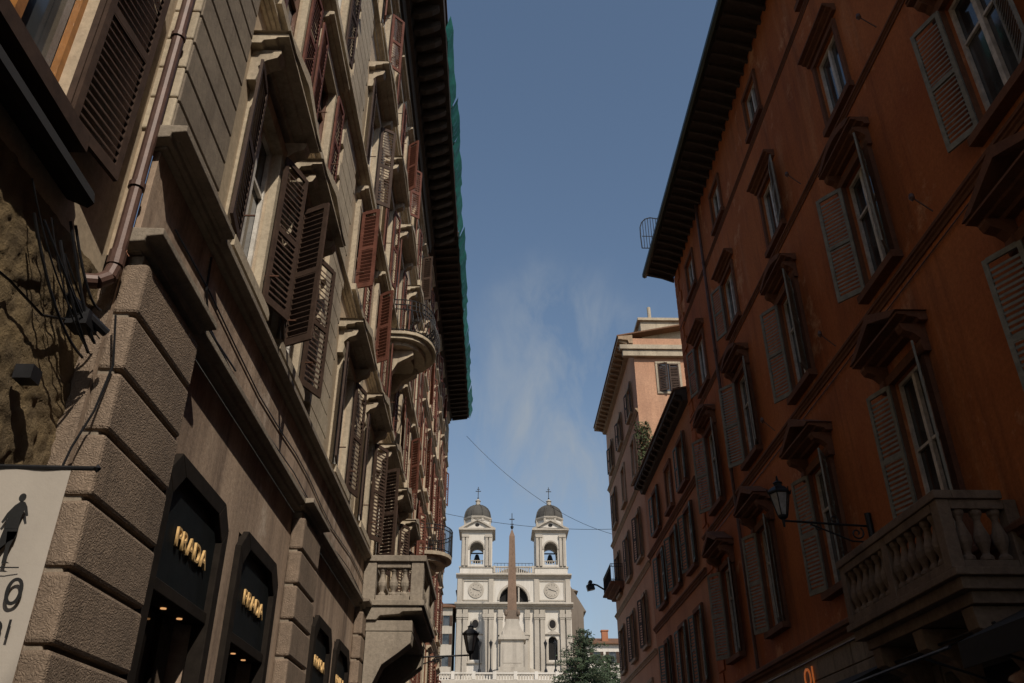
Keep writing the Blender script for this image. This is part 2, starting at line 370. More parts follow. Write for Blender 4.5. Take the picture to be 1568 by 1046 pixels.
# ================================================================= generic building along the street
def sbuilding(name,X,sg,U0,U1,H,cols,rows,wm,sm,eavew,trimm,depth=14,hood=True,shang=(6,35),strings=(),shw=.52,evm=None):
    e=empty(name,(X,(U0+U1)/2,0)); F=frame(X,sg)
    k=lambda n,m,**a: G(n,m,e,F,**a)
    wall=k('walls',wm); trim=k('trim',trimm,bevel=.008); sh=k('shutters',sm); fr=k('window_frames',M_frame); gl=k('window_glass',M_glass); ev=k('eaves',evm or M_wooddark); rf=k('roof',M_tile)
    rr=random.Random(len(name)); holes=[]
    for c in cols:
        for ri,(z0,z1) in enumerate(rows):
            h=.52; holes.append((c-h,c+h,z0,z1)); sash(fr,gl,c-h,c+h,z0,z1,d=.14); surround(trim,c-h,c+h,z0,z1,fw=.15,p=.08)
            if hood: cornice(trim,c-h-.28,c+h+.28,z1+.24,.2,.22)
            if rr.random()<.85:
                for s in(-1,1): shutter(sh,c+s*h,z0+.02,z1-.02,shw,s,R(rr.uniform(*shang)),w0=.09,pitch=.11)
    wall.wall(U0,U1,0,H,holes)
    wall.quad((U0,0,0),(U0,-depth,0),(U0,-depth,H),(U0,0,H)); wall.quad((U1,0,0),(U1,-depth,0),(U1,-depth,H),(U1,0,H))
    for z in strings: cornice(trim,U0,U1,z,.22,.14)
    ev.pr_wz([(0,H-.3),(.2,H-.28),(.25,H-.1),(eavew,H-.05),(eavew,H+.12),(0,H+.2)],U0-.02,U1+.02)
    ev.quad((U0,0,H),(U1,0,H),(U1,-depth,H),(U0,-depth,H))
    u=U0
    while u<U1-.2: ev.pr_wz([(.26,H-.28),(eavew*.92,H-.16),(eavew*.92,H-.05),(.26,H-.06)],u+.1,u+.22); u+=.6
    rf.pr_wz([(eavew+.05,H+.13),(eavew+.05,H+.2),(-depth/2,H+1.8),(-depth/2,H+1.7)],U0,U1)
    for g in(wall,trim,sh,fr,gl,ev,rf): g.done()
    return e,k
e,k=sbuilding('orange_townhouse',7.0,-1,27.95,38.2,15.3,[29.8,32.6,35.6],[(5.6,7.9),(9.4,11.5),(12.5,14.2)],M_orange3,M_shutGn,.5,M_trimO,strings=(8.7,11.9),hood=False,shang=(3,18))
e,k=sbuilding('tall_corner_building',7.0,-1,38.25,50.2,23.5,[40.4,44.2,48],[(4.8,7),(8.6,10.8),(12.6,14.8),(16.6,18.6),(20,21.6)],M_orange2,M_shutBr,.75,M_soffit,strings=(7.9,11.7,15.8,19.3),hood=False,shang=(3,15),shw=.45,evm=M_soffit)
F=frameY(7.0,38.25)
fr=G('side_trim',M_trav,e,F,bevel=.01); sh=G('side_shutters',M_shutBr,e,F); fr.box(-.75,14,.01,.35,22.7,22.95); fr.box(-.6,14,.01,.25,22.35,22.69)
fr.box(1.05,2.35,.01,.06,20.3,20.42); fr.box(1.05,1.17,.01,.06,20.42,22); fr.box(2.23,2.35,.01,.06,20.42,22); fr.box(1.05,2.35,.01,.07,22,22.12)
g=G('side_window_glass',M_glass,e,F); g.quad((1.17,.012,20.42),(2.23,.012,20.42),(2.23,.012,22),(1.17,.012,22)); g.done()
shutter(sh,1.17,20.44,21.98,.5,1,R(25),w0=.03); shutter(sh,2.23,20.44,21.98,.5,-1,R(3),w0=.03)
fr.done(); sh.done()
att=G('roof_attic',M_trav,e,F); att.box(.6,9,-6,-.6,23.6,24.9); att.box(.45,9.1,-6.1,-.45,24.9,25.05); att.tube((1.2,-1,25.05),(1.2,-1,26.0),.1,8); att.done()
s=G('hanging_plants',M_bush,e)
rr=random.Random(5)
for i in range(900):
    t=rr.random(); c=Vector((6.75+rr.random()*1.3*(1-t*.5),38.02+rr.gauss(0,.16),15.7+t**1.3*2.9+rr.gauss(0,.1))); a=Vector((rr.gauss(0,1),rr.gauss(0,1),rr.gauss(0,1))).normalized()*.1; b_=a.orthogonal().normalized()*.05
    s.quad(tuple(c-a),tuple(c-b_),tuple(c+a),tuple(c+b_))
s.done()
e2=empty('iron_balcony',(6.5,48.2,13.0)); F=frame(7.0,-1)
b1=G('slab',M_trimO,e2,F,bevel=.01); cornice(b1,46.6,50.2,12.7,.35,.75); b1.done()
b2=G('railing',M_iron,e2,F); railing(b2,[(46.7,.02),(46.7,.68),(50.1,.68),(50.1,.02)],13.06,.95); b2.done()
e3=empty('security_camera',(6.4,50.3,13.6)); b1=G('arm_and_housing',M_iron,e3)
b1.path([(6.95,49.9,13.2),(6.3,49.9,13.35),(5.9,49.9,13.6),(5.65,49.9,13.65)],.05); b1.obox((5.35,49.7,13.25),(.42,0,.1),(0,.35,0),(-.08,0,.3)); b1.tube((5.5,49.6,13.7),(5.5,50.1,13.7),.12,10); b1.done()

# ================================================================= LEFT PALAZZO
M_greyst2=stucco('balcony_stone',(.34,.29,.23),(.25,.21,.165),(.1,.085,.07),.9,.6,.4,25)
def lbuilding():
    X=-3.05; U0,U1=5.75,29.6; e=empty('stone_palazzo',(X,17,0)); F=frame(X,1)
    k=lambda n,m,**a: G(n,m,e,F,**a)
    low=k('ground_floor_plaster',M_pink); wall=k('upper_walls',M_cream); trim=k('travertine_trim',M_trav,bevel=.01); led=k('ledges',M_greyst,bevel=.01)
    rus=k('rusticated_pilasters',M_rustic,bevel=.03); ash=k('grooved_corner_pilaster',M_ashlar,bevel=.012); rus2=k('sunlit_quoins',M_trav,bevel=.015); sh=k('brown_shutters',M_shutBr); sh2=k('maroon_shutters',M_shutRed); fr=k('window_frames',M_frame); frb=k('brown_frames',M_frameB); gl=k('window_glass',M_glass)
    bz=k('shopfront_frames',M_bronze,bevel=.01); bd=k('sign_boards',M_board); ev=k('eaves',M_wooddark); rf=k('roof',M_tile); dk=k('shop_interior',M_dark); sl=k('shop_lights',M_shopl)
    shops=[(7.45,9.3),(9.95,11.8),(14.7,16.3),(16.9,18.5),(24.6,26.3),(27,28.6)]
    LZ=5.66; ZT=4.6
    low.wall(U0,U1,0,LZ,[(a,b,0,ZT) for a,b in shops]+[(19.9,22.5,0,4.9)],d=.5)
    dk.quad((19.9,-.49,0),(22.5,-.49,0),(22.5,-.49,4.9),(19.9,-.49,4.9))
    for a,b in shops:
        c=.24; t=.12; p=.07; ztop=ZT
        out=[(a-.06,0),(a-.06,ztop+.06-c),(a-.06+c,ztop+.06),(b+.06-c,ztop+.06),(b+.06,ztop+.06-c),(b+.06,0)]
        inn=[(a+t,0),(a+t,ztop-t-c),(a+t+c,ztop-t),(b-t-c,ztop-t),(b-t,ztop-t-c),(b-t,0)]
        for i in range(5):
            bz.pr_uz([out[i],out[i+1],inn[i+1],inn[i]],-.1,p)
        bd.pr_uz([(a+t,3.5),(a+t,ztop-t-c),(a+t+c,ztop-t),(b-t-c,ztop-t),(b-t,ztop-t-c),(b-t,3.5)],-.2,.0)
        bz.box(a+t,b-t,-.2,.04,3.38,3.498); dk.quad((a,-.48,0),(b,-.48,0),(b,-.48,ZT-.02),(a,-.48,ZT-.02))
        gl.quad((a+t,-.28,0),(b-t,-.28,0),(b-t,-.28,3.38),(a+t,-.28,3.38))
        for j in range(3):
            uu=a+.45+j*(b-a-.9)/2; sl.lathe(uu,-.12,[(.03,3.368),(.03,3.378)],8)
        for uu in (a+.62,b-.62): bz.box(uu-.02,uu+.02,-.279,-.22,0,3.38)
        text('gold_lettering','PRADA',.27,(X+.022,(a+b)/2+.06,3.87),(R(90),0,R(90)),M_gold,e,ext=.012)
    pil=[(5.75,7.15),(12.4,13.75),(18.9,19.7),(22.9,23.9)]
    for (a,b) in pil:
        z=.1
        while z<LZ-.1:
            h=min(.5,LZ-.01-z)
            if h<.12: break
            rus.box(a+.02,b-.02,.002,.2,z,z+h-.035)
            z+=.5
        led.box(a+.05,b-.05,.001,.13,0,LZ)
        ledge(led,a-.12,b+.03,LZ+.02,.15,.32)
    rus.box(5.75,5.9,-.3,-.004,0,LZ)
    ledge(led,U0,U1,LZ,.165,.2)
    fz=k('frieze_band',M_pink); fz.box(U0+.01,U1,.001,.06,LZ+.17,6.75); fz.done()
    ledge(led,U0-.02,U1,6.75,.18,.22)
    ledge(led,U0-.14,7.2,6.78,.155,.31)
    cb=k('facade_cables',M_iron); 
    for dz,w in((0,.075),(.05,.08),(.35,.075)):
        cb.path([(U0+.6+j*1.1,w,5.95+dz+.06*math.sin(j*1.3+dz*20)) for j in range(20)],.009,5)
    cb.path([(7.3,.07,6.7),(7.32,.08,6.3),(7.6,.08,6.0),(8.6,.08,6.05)],.012,5)
    cb.done()
    cols=[8.3,10.6,15.1,18.35,21.3,24.6,27.6]
    rows=[(7.15,9.5),(11.0,13.0),(14.1,16.5),(18.6,20.6)]
    holes=[];rr=random.Random(11)
    for ci,c in enumerate(cols):
        for ri,(z0,z1) in enumerate(rows):
            h=.56; holes.append((c-h,c+h,z0,z1)); sash(fr if (ri!=1) else frb,gl,c-h,c+h,z0,z1,d=.1)
            surround(trim,c-h,c+h,z0,z1,fw=.18,p=.1,sill=.14,sp=.2)
            if ri in(0,2):
                for s in(-1,1): console(trim,c+s*(h+.26),z1+.36,.5,.36,.1)
                (tri_ped if (ri==0) else (tri_ped if ci%2 else seg_ped))(trim,c,h+.48,z1+.36,.46,.36)
            else:
                cornice(trim,c-h-.3,c+h+.3,z1+.26,.2,.26)
            S=sh if ri==0 or rr.random()<.35 else sh2
            if ri==0:
                shutter(S,c-h-.02,z0+.03,z1-.03,.56,-1,R(rr.uniform(4,12)),w0=.14)
                shutter(S,c-h+.03,z0+.03,z1-.03,.5,-1,R(62),w0=.12) if ci in(1,4) else None
                shutter(S,c+h+.02,z0+.03,z1-.03,.54,1,R(rr.uniform(8,30)),w0=.14)
            else:
                for s in(-1,1):
                    flat=rr.random()<.75
                    if flat: shutter(S,c+s*(h+.02),z0+.03,z1-.03,.46,s,R(rr.uniform(2,14)),w0=.13)
                    else: shutter(S,c+s*h,z0+.03,z1-.03,.4,s,R(rr.uniform(45,75)),w0=.13)
            for s in (-1,1):
                frb.tube((c+s*(h+.05),.12,z0+.4),(c+s*(h+.05),.3,z0+.4),.012)
    wall.wall(U0,U1,6.7,23.6,holes,w=0,d=.2)
    wall.quad((U0,0,5.4),(U0,-12,5.4),(U0,-12,23.6),(U0,0,23.6)); wall.quad((U1,0,0),(U1,-12,0),(U1,-12,23.6),(U1,0,23.6))
    for (a,b) in [(5.75,7.1),(12.2,13.7),(28.9,29.55)]:
        z=7.0;i=0
        while z<22.8:
            ash.box(a+.02,b-.02,.002,.1,z,z+.355) if a<6 else trim.box(a+(.0 if i%2 else .12),b-(.0 if i%2 else .12),.002,.085,z,z+.36)
            z+=.385;i+=1
        if a<6:
            z=7.0;i=0
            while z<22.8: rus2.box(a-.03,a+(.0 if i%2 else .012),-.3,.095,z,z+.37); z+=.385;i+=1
    for (a,b) in [(19.7,19.95),(22.75,23.1),(16.55,16.9)]:
        z=7.0
        while z<22.8: trim.box(a,b,.002,.07,z,z+.36); z+=.385
    for z,h,p in((10.62,.18,.14),(13.5,.26,.26),(18.05,.2,.18),(21.6,.2,.18)): cornice(trim,U0-.03,U1,z,h,p)
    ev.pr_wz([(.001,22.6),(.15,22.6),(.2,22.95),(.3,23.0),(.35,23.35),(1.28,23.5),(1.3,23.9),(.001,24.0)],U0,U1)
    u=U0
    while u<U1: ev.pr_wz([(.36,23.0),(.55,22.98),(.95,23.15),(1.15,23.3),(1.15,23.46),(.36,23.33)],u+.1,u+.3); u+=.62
    rf.pr_wz([(1.35,23.92),(1.35,24.0),(-6,26),(-6,25.9)],U0,U1)
    for g in(low,wall,trim,led,rus,ash,rus2,sh,sh2,fr,frb,gl,bz,bd,ev,rf,dk,sl): g.done()
    b=k('stone_balcony',M_greyst2,bevel=.012); a0,a1,w1=19.35,23.2,1.42; zf=5.9
    b.box(a0-.05,a1+.05,.07,w1+.05,zf-.12,zf); cornice(b,a0,a1,zf-.42,.295,w1,.001)
    b.box(a0+.06,a1-.06,.2,w1-.2,zf-.65,zf-.425)
    for c in(a0+.35,a1-.35):
        b.pr_wz([(.21,zf-.66),(.21,zf-2.0),(.32,zf-2.05),(.42,zf-1.75),(.6,zf-1.35),(.95,zf-1.1),(1.2,zf-.9),(1.22,zf-.66)],c-.28,c+.28)
    for (u,w) in((a0,.05),(a0,w1-.3),(a1-.3,w1-.3),(a1-.3,.05),((a0+a1)/2-.15,w1-.3)): b.box(u,u+.3,w+.02,w+.3,zf+.001,zf+.86)
    b.box(a0-.04,a1+.04,w1-.33,w1+.05,zf+.862,zf+1.0); b.box(a0-.04,a0+.33,.07,w1-.332,zf+.862,zf+1.0); b.box(a1-.33,a1+.04,.07,w1-.332,zf+.862,zf+1.0)
    balustrade(b,(a0+.15,.36),(a0+.15,w1-.3),zf,.86,3,.2); balustrade(b,(a1-.15,.36),(a1-.15,w1-.3),zf,.86,3,.2)
    m=(a0+a1)/2; balustrade(b,(a0+.3,w1-.13),(m-.15,w1-.13),zf,.86,6,.2); balustrade(b,(m+.15,w1-.13),(a1-.3,w1-.13),zf,.86,6,.2)
    b.done()
    def curved(nm,uc,hw,pj,z,mm):
        s=k(nm+'_slab',mm,bevel=.008); rl=k(nm+'_railing',M_iron)
        n=14
        prof=[(uc-hw*math.cos(math.pi*i/n),.02+pj*(math.sin(math.pi*i/n)**.6)) for i in range(n+1)]
        def sc_(f,g_): return [(uc+(u-uc)*f,.02+(w-.02)*g_) for u,w in prof]
        s.pr_uw(sc_(1.04,1.05),z-.09,z); s.pr_uw(sc_(.98,.96),z-.2,z-.092); s.pr_uw(sc_(.85,.8),z-.34,z-.202); s.pr_uw(sc_(.6,.55),z-.5,z-.342)
        for c in(uc-hw*.5,uc+hw*.5): s.pr_wz([(.01,z-.35),(.01,z-1.1),(.15,z-1.05),(.3,z-.75),(pj*.6,z-.5),(pj*.6,z-.35)],c-.12,c+.12)
        for i in range(n):
            for tt in(0,.5):
                u=prof[i][0]*(1-tt)+prof[i+1][0]*tt; w=prof[i][1]*(1-tt)+prof[i+1][1]*tt
                d=Vector((u-uc,w*1.2,0)); d.normalize()
                P=[Vector((u,w,z))]+[Vector((u,w,z+zz))+d*o for zz,o in((.12,.1),(.3,.17),(.5,.12),(.7,.03),(1.02,0))]
                rl.path([tuple(x) for x in P],.012,5)
        for zz,o in((.05,.03),(.7,.03),(.86,0.01),(1.02,0)):
            pts=[]
            for u,w in prof:
                d=Vector((u-uc,w*1.2,0)); d.normalize(); pts.append(tuple(Vector((u,w,z+zz))+d*o))
            rl.path(pts,.018,6)
        s.done(); rl.done()
    curved('curved_balcony',21.3,1.15,1.2,13.3,M_trav)
lbuilding()

e,k=sbuilding('brick_red_townhouse',-3.05,1,29.65,48.5,23.6,[31.3,34.3,37.3,40.3,43.3,46.4],[(5.8,8),(9.8,12),(13.6,15.8),(17.4,19.4),(20.8,22.2)],M_brickred,M_shutRed,1.3,M_trav,strings=(5,9,12.9,16.8,20.2),shang=(4,30),shw=.42)
g=k('quoin_strip',M_trav,bevel=.01)
z=.3
while z<22.8: g.box(47.7,48.52,.002,.08,z,z+.42); z+=.46
g.done()
sl_=k('curved_balcony_slab',M_trav,bevel=.008); rl_=k('curved_balcony_railing',M_iron)
n=12; uc,hw,pj,z=34.3,1.2,1.25,10.9
prof=[(uc-hw*math.cos(math.pi*i/n),.02+pj*(math.sin(math.pi*i/n)**.6)) for i in range(n+1)]
sl_.pr_uw(prof,z-.15,z); sl_.pr_uw([(uc+(u-uc)*.85,w*.8) for u,w in prof],z-.35,z-.152); sl_.pr_uw([(uc+(u-uc)*.6,w*.5) for u,w in prof],z-.6,z-.352)
for a,b in zip(prof,prof[1:]):
    for t in(0,.33,.66):
        u=a[0]*(1-t)+b[0]*t; w=a[1]*(1-t)+b[1]*t; rl_.tube((u,w,z),(u,w,z+1.05),.014,5)
    for zz in(.08,.9,1.05): rl_.tube((*a,z+zz),(*b,z+zz),.02,5)
sl_.done(); rl_.done()

# green scaffold netting along the eave
e=empty('scaffold_netting',(-1.65,33,23.4)); g=G('netting',M_net,e)
y=18.5; rr=random.Random(2)
while y<48.4:
    L=rr.uniform(1.6,3.6); y1=min(y+L,48.4); zb=23.34+rr.uniform(-.08,.08); o=rr.uniform(-.07,.05); n=6
    for i in range(n):
        ya,yb=y+(y1-y)*i/n,y+(y1-y)*(i+1)/n; xa=-1.72+.02*math.sin(ya*5); xb=-1.72+.02*math.sin(yb*5)
        g.quad((xa,ya,zb),(xb,yb,zb+.02),(xb+.22+o+.02*math.sin(yb*3),yb,24.0),(xa+.22+o+.02*math.sin(ya*3),ya,24.0))
    y=y1
g.done()

# ================================================================= NEAR LEFT BUILDING
e=empty('rendered_house',(-3.2,0,0)); F=frame(-3.2,1)
w=G('upper_walls',M_cream,e,F); w.wall(-25,5.75,5.4,22,[(3.35,4.62,6.0,8.6),(-1,.2,6,8.6)],d=.25); w.quad((-25,0,0),(-25,-10,0),(-25,-10,22),(-25,0,22)); w.done()
g=G('crumbling_wall',M_rough,e)
st=.025; ny=int(5.75/st); nz=int(5.4/st); pts=[];fs=[]
for j in range(nz+1):
    for i in range(ny+1):
        y=0+i*5.75/ny; z=j*5.4/nz
        d=noise.fractal(Vector((y*2.2,z*2.2,3.3)),1,2,5)*.012+noise.fractal(Vector((y*9,z*9,1)),1,2,4)*.016
        q=noise.noise(Vector((y*3.3,z*3.3,7)))
        if q>.25: d-=min(.015,(q-.25)*.3)
        pts.append((-3.185+d,y,z))
for j in range(nz):
    for i in range(ny):
        a=j*(ny+1)+i; fs.append((a,a+1,a+ny+2,a+ny+1))
g.add(pts,fs); g.smooth=True; g.done()
w=G('lower_wall',M_rough,e,F); w.wall(-25,0,0,5.4); w.done()
t=G('window_frame',simple('varnished_wood',(.3,.13,.035),.4),e,F); gl=G('window_glass',M_glass,e,F)
sash(t,gl,3.35,4.62,6.0,8.6,d=.15); sash(t,gl,-1,.2,6,8.6,d=.15); t.done(); gl.done()
s=G('window_surround',M_shutBr,e,F); surround(s,3.35,4.62,6.0,8.6,.1,.05); s.done()
s=G('louvered_shutter',M_shutBr,e,F); shutter(s,4.62,6.0,8.6,.66,1,R(8),w0=.06,pitch=.075); shutter(s,3.35,6.0,8.6,.66,-1,R(15),w0=.06,pitch=.075); s.done()
s=G('dark_canopy',M_awning,e,F); s.pr_wz([(.01,5.6),(.18,5.52),(.22,5.56),(.2,5.66),(.01,5.76)],-4,5.0); s.done()
s=G('roof',M_wooddark,e,F); s.box(-25,5.7,-8,.7,22,22.3); s.done()
p=G('downpipe',M_pipe,e); p.tube((-3.03,5.6,5.35),(-3.03,5.6,22),.055,12); p.path([(-3.03,5.6,5.4),(-3.04,5.58,5.3),(-3.09,5.52,5.22),(-3.16,5.48,5.2)],.06,12)
for z in(6.2,8,10): p.tube((-3.03,5.6,z),(-3.03,5.6,z+.05),.07,12)
p.tube((-3.03,5.6,5.42),(-3.03,5.6,5.55),.068,12); p.done()
c=G('wall_cables',M_iron,e); rr=random.Random(4)
for i in range(9):
    a=Vector((-3.1,4.4+rr.random()*.7,5.1+rr.random()*.35)); b=Vector((-2.95+rr.uniform(-.12,.02),5.6+rr.uniform(-.15,.05),4.5+rr.random()*.5)); m=(a+b)/2+Vector((.05,rr.uniform(-.2,.2),-.05-rr.random()*.3))
    q=[a*(1-t)**2+m*2*t*(1-t)+b*t*t for t in[j/10 for j in range(11)]]; c.path([tuple(x) for x in q],rr.uniform(.005,.012),5)
c.path([(-3.12,5.3,4.75),(-3.1,5.0,4.6),(-3.13,4.6,4.62),(-3.12,3.8,4.5)],.01,5)
c.path([(-2.95,5.66,5.0),(-2.9,5.72,4.6),(-2.93,5.68,4.2),(-3.0,5.64,3.9),(-3.05,5.6,3.5)],.009,5)
c.obox((-3.12,5.3,4.72),(.16,0,0),(0,.18,0),(0,0,.12)); c.tube((-3.1,5.2,4.9),(-2.9,5.5,4.75),.035,8)
c.obox((-3.14,4.95,4.1),(.12,0,0),(0,.12,0),(0,0,.1)); c.done()

# banner
e=empty('fabric_banner',(-2.7,4.5,3.3)); Yb=4.5
g=G('pole',M_iron,e); g.tube((-3.2,Yb,3.325),(-2.22,Yb,3.31),.014,8); g.lathe(-2.22,Yb,[(.002,3.285),(.022,3.31),(.002,3.335)],8); g.tube((-3.2,Yb,1.6),(-2.38,Yb,1.6),.012,8); g.done()
g=G('cloth',M_cloth,e); n=16
pts=[];fs=[]
for j in range(9):
    for i in range(n+1):
        x=-3.16+(.8-.02*j/8)*i/n; pts.append((x,Yb+.012*math.sin(i*1.1+j*.5)*(.3+j/10),3.31-1.7*j/8))
for j in range(8):
    for i in range(n): a=j*(n+1)+i; fs.append((a,a+1,a+n+2,a+n+1))
g.add(pts,fs); g.smooth=True; g.done()
g=G('printed_silhouette',M_black,e); yf=Yb-.03
cx,cz,sc_=-2.58,2.87,.72
def sil(ps): 
    n0=[(cx+x*sc_,yf,cz+z*sc_) for x,z in ps]; g.add(n0,[tuple(range(len(n0)))])
sil([(.028*math.cos(t)+.02,.36+.034*math.sin(t)) for t in [i*.52 for i in range(12)]])
sil([(-.02,.3),(.02,.335),(.05,.325),(.075,.29),(.1,.22),(.085,.215),(.06,.26),(.05,.2),(.055,.12),(-.05,.12),(-.045,.2),(-.07,.16),(-.085,.17),(-.06,.24)])
sil([(-.05,.122),(.055,.122),(.05,.05),(.005,.02),(-.08,-.1),(-.1,-.1),(-.13,-.12),(-.1,-.125),(-.075,-.12)])
sil([(-.02,.1),(.055,.1),(.03,-.02),(.035,-.12),(.065,-.135),(.005,-.135),(.0,-.02)])
sil([(-.6,-.16),(.14,-.16),(.14,-.17),(-.6,-.17)])
g.done()
text('banner_numerals','1910',.2,(-2.64,yf-.004,2.56),(R(90),0,0),M_black,e,ext=.001); text('banner_caption','MODI',.13,(-2.61,yf-.004,2.4),(R(90),0,0),M_black,e,ext=.001)

# ================================================================= street lanterns
def lantern(name,root,tip,zt):
    x0,y0=root; x1=tip; e=empty(name,(x0,y0,zt-.6)); s=1 if x1>x0 else -1
    g=G('iron_bracket',M_iron,e); zr=zt-.82
    g.tube((x0,y0,zr),(x1,y0,zr+.1),.022,8); g.lathe(x0+s*.03,y0,[(.06,zr-.2),(.06,zr+.25)],8)
    L=abs(x1-x0)
    def spiral(cx,cz,r,t0,turns,dr):
        return [(cx+s*(r-dr*i)*math.cos(t0+turns*2*math.pi*i/24),y0,cz+(r-dr*i)*math.sin(t0+turns*2*math.pi*i/24)) for i in range(25)]
    g.path(spiral(x0+s*L*.18,zr-.13,.13,2.2,1.3,.0045),.015); g.path(spiral(x0+s*L*.42,zr+.12,.1,-1.6,-1.2,.0035),.014); g.path(spiral(x0+s*L*.62,zr-.02,.08,1.6,1.2,.003),.012)
    g.path([(x0,y0,zr-.3),(x0+s*L*.25,y0,zr-.28),(x0+s*L*.5,y0,zr-.1),(x0+s*L*.7,y0,zr+.04)],.016)
    b=zr+.12; n=6
    g.lathe(x1,y0,[(.02,zr-.02),(.035,b),(.09,b+.04),(.1,b+.08),(.03,b+.085)],n)
    zt0=b+.08; h=.42
    for i in range(n):
        t=2*math.pi*i/n; c,d=math.cos(t),math.sin(t); g.tube((x1+.095*c,y0+.095*d,zt0),(x1+.19*c,y0+.19*d,zt0+h),.011,5)
    g.lathe(x1,y0,[(.2,zt0+h-.01),(.225,zt0+h),(.225,zt0+h+.03),(.16,zt0+h+.1),(.08,zt0+h+.15),(.075,zt0+h+.2),(.1,zt0+h+.21),(.03,zt0+h+.26),(.012,zt0+h+.36)],n)
    for i in range(n):
        t=2*math.pi*i/n; g.tube((x1+.21*math.cos(t),y0+.21*math.sin(t),zt0+h),(x1+.23*math.cos(t),y0+.23*math.sin(t),zt0+h+.08),.012,5)
    g.done()
    q=G('lantern_glass',M_lampglass,e); q.lathe(x1,y0,[(.085,zt0+.002),(.178,zt0+h-.012)],n); q.done()
lantern('street_lantern',(6.98,15.3),5.35,7.2)
lantern('street_lantern',(-2.97,23.9),-.66,6.2)

# cables across the street
def cable(a,b,sag,r=.012):
    e=empty('overhead_cable',a); g=G('wire',M_iron,e); a,b=Vector(a),Vector(b)
    g.path([tuple(a.lerp(b,i/20)-Vector((0,0,sag*4*(i/20)*(1-i/20)))) for i in range(21)],r,5); g.done()
cable((-1.85,48,22.1),(6.95,49.8,16.6),.9,.012)
cable((-2.95,47,16.9),(6.95,49.8,16.9),.3,.013)

e=empty('neon_sign',(6.88,19.8,4.3)); text('neon_letters','OI',.58,(6.86,19.6,4.14),(R(90),0,R(-90)),M_neon,e,ext=.01); g=G('sign_backing_rail',M_iron,e); g.box(6.87,6.89,19.1,20.1,4.1,4.13); g.done()
e=empty('shop_awning',(6.4,9,3.7)); g=G('canvas',M_awning,e,frame(6.93,-1)); g.pr_wz([(.01,4.0),(.01,4.06),(1.3,3.5),(1.3,3.2),(1.28,3.2),(1.28,3.46)],6.6,10.7)
g.pr_wz([(.01,4.0),(.01,4.06),(1.3,3.5),(1.3,3.2),(1.28,3.2),(1.28,3.46)],15,18.3); g.done()
g=G('struts',M_iron,e,frame(6.93,-1))
for u in(6.7,8.6,10.6,11.8,13.6): g.tube((u,.02,3.1),(u,1.25,3.5),.018); g.tube((u,.02,3.95),(u,1.0,3.6),.014)
g.done()
e=empty('awning_frame',(6.4,12.7,3.4)); g=G('steel_bars',M_iron,e,frame(6.93,-1)); g.tube((11,1.25,3.5),(14.6,1.25,3.5),.025); g.tube((11,.6,3.8),(14.6,.6,3.8),.02); g.done()

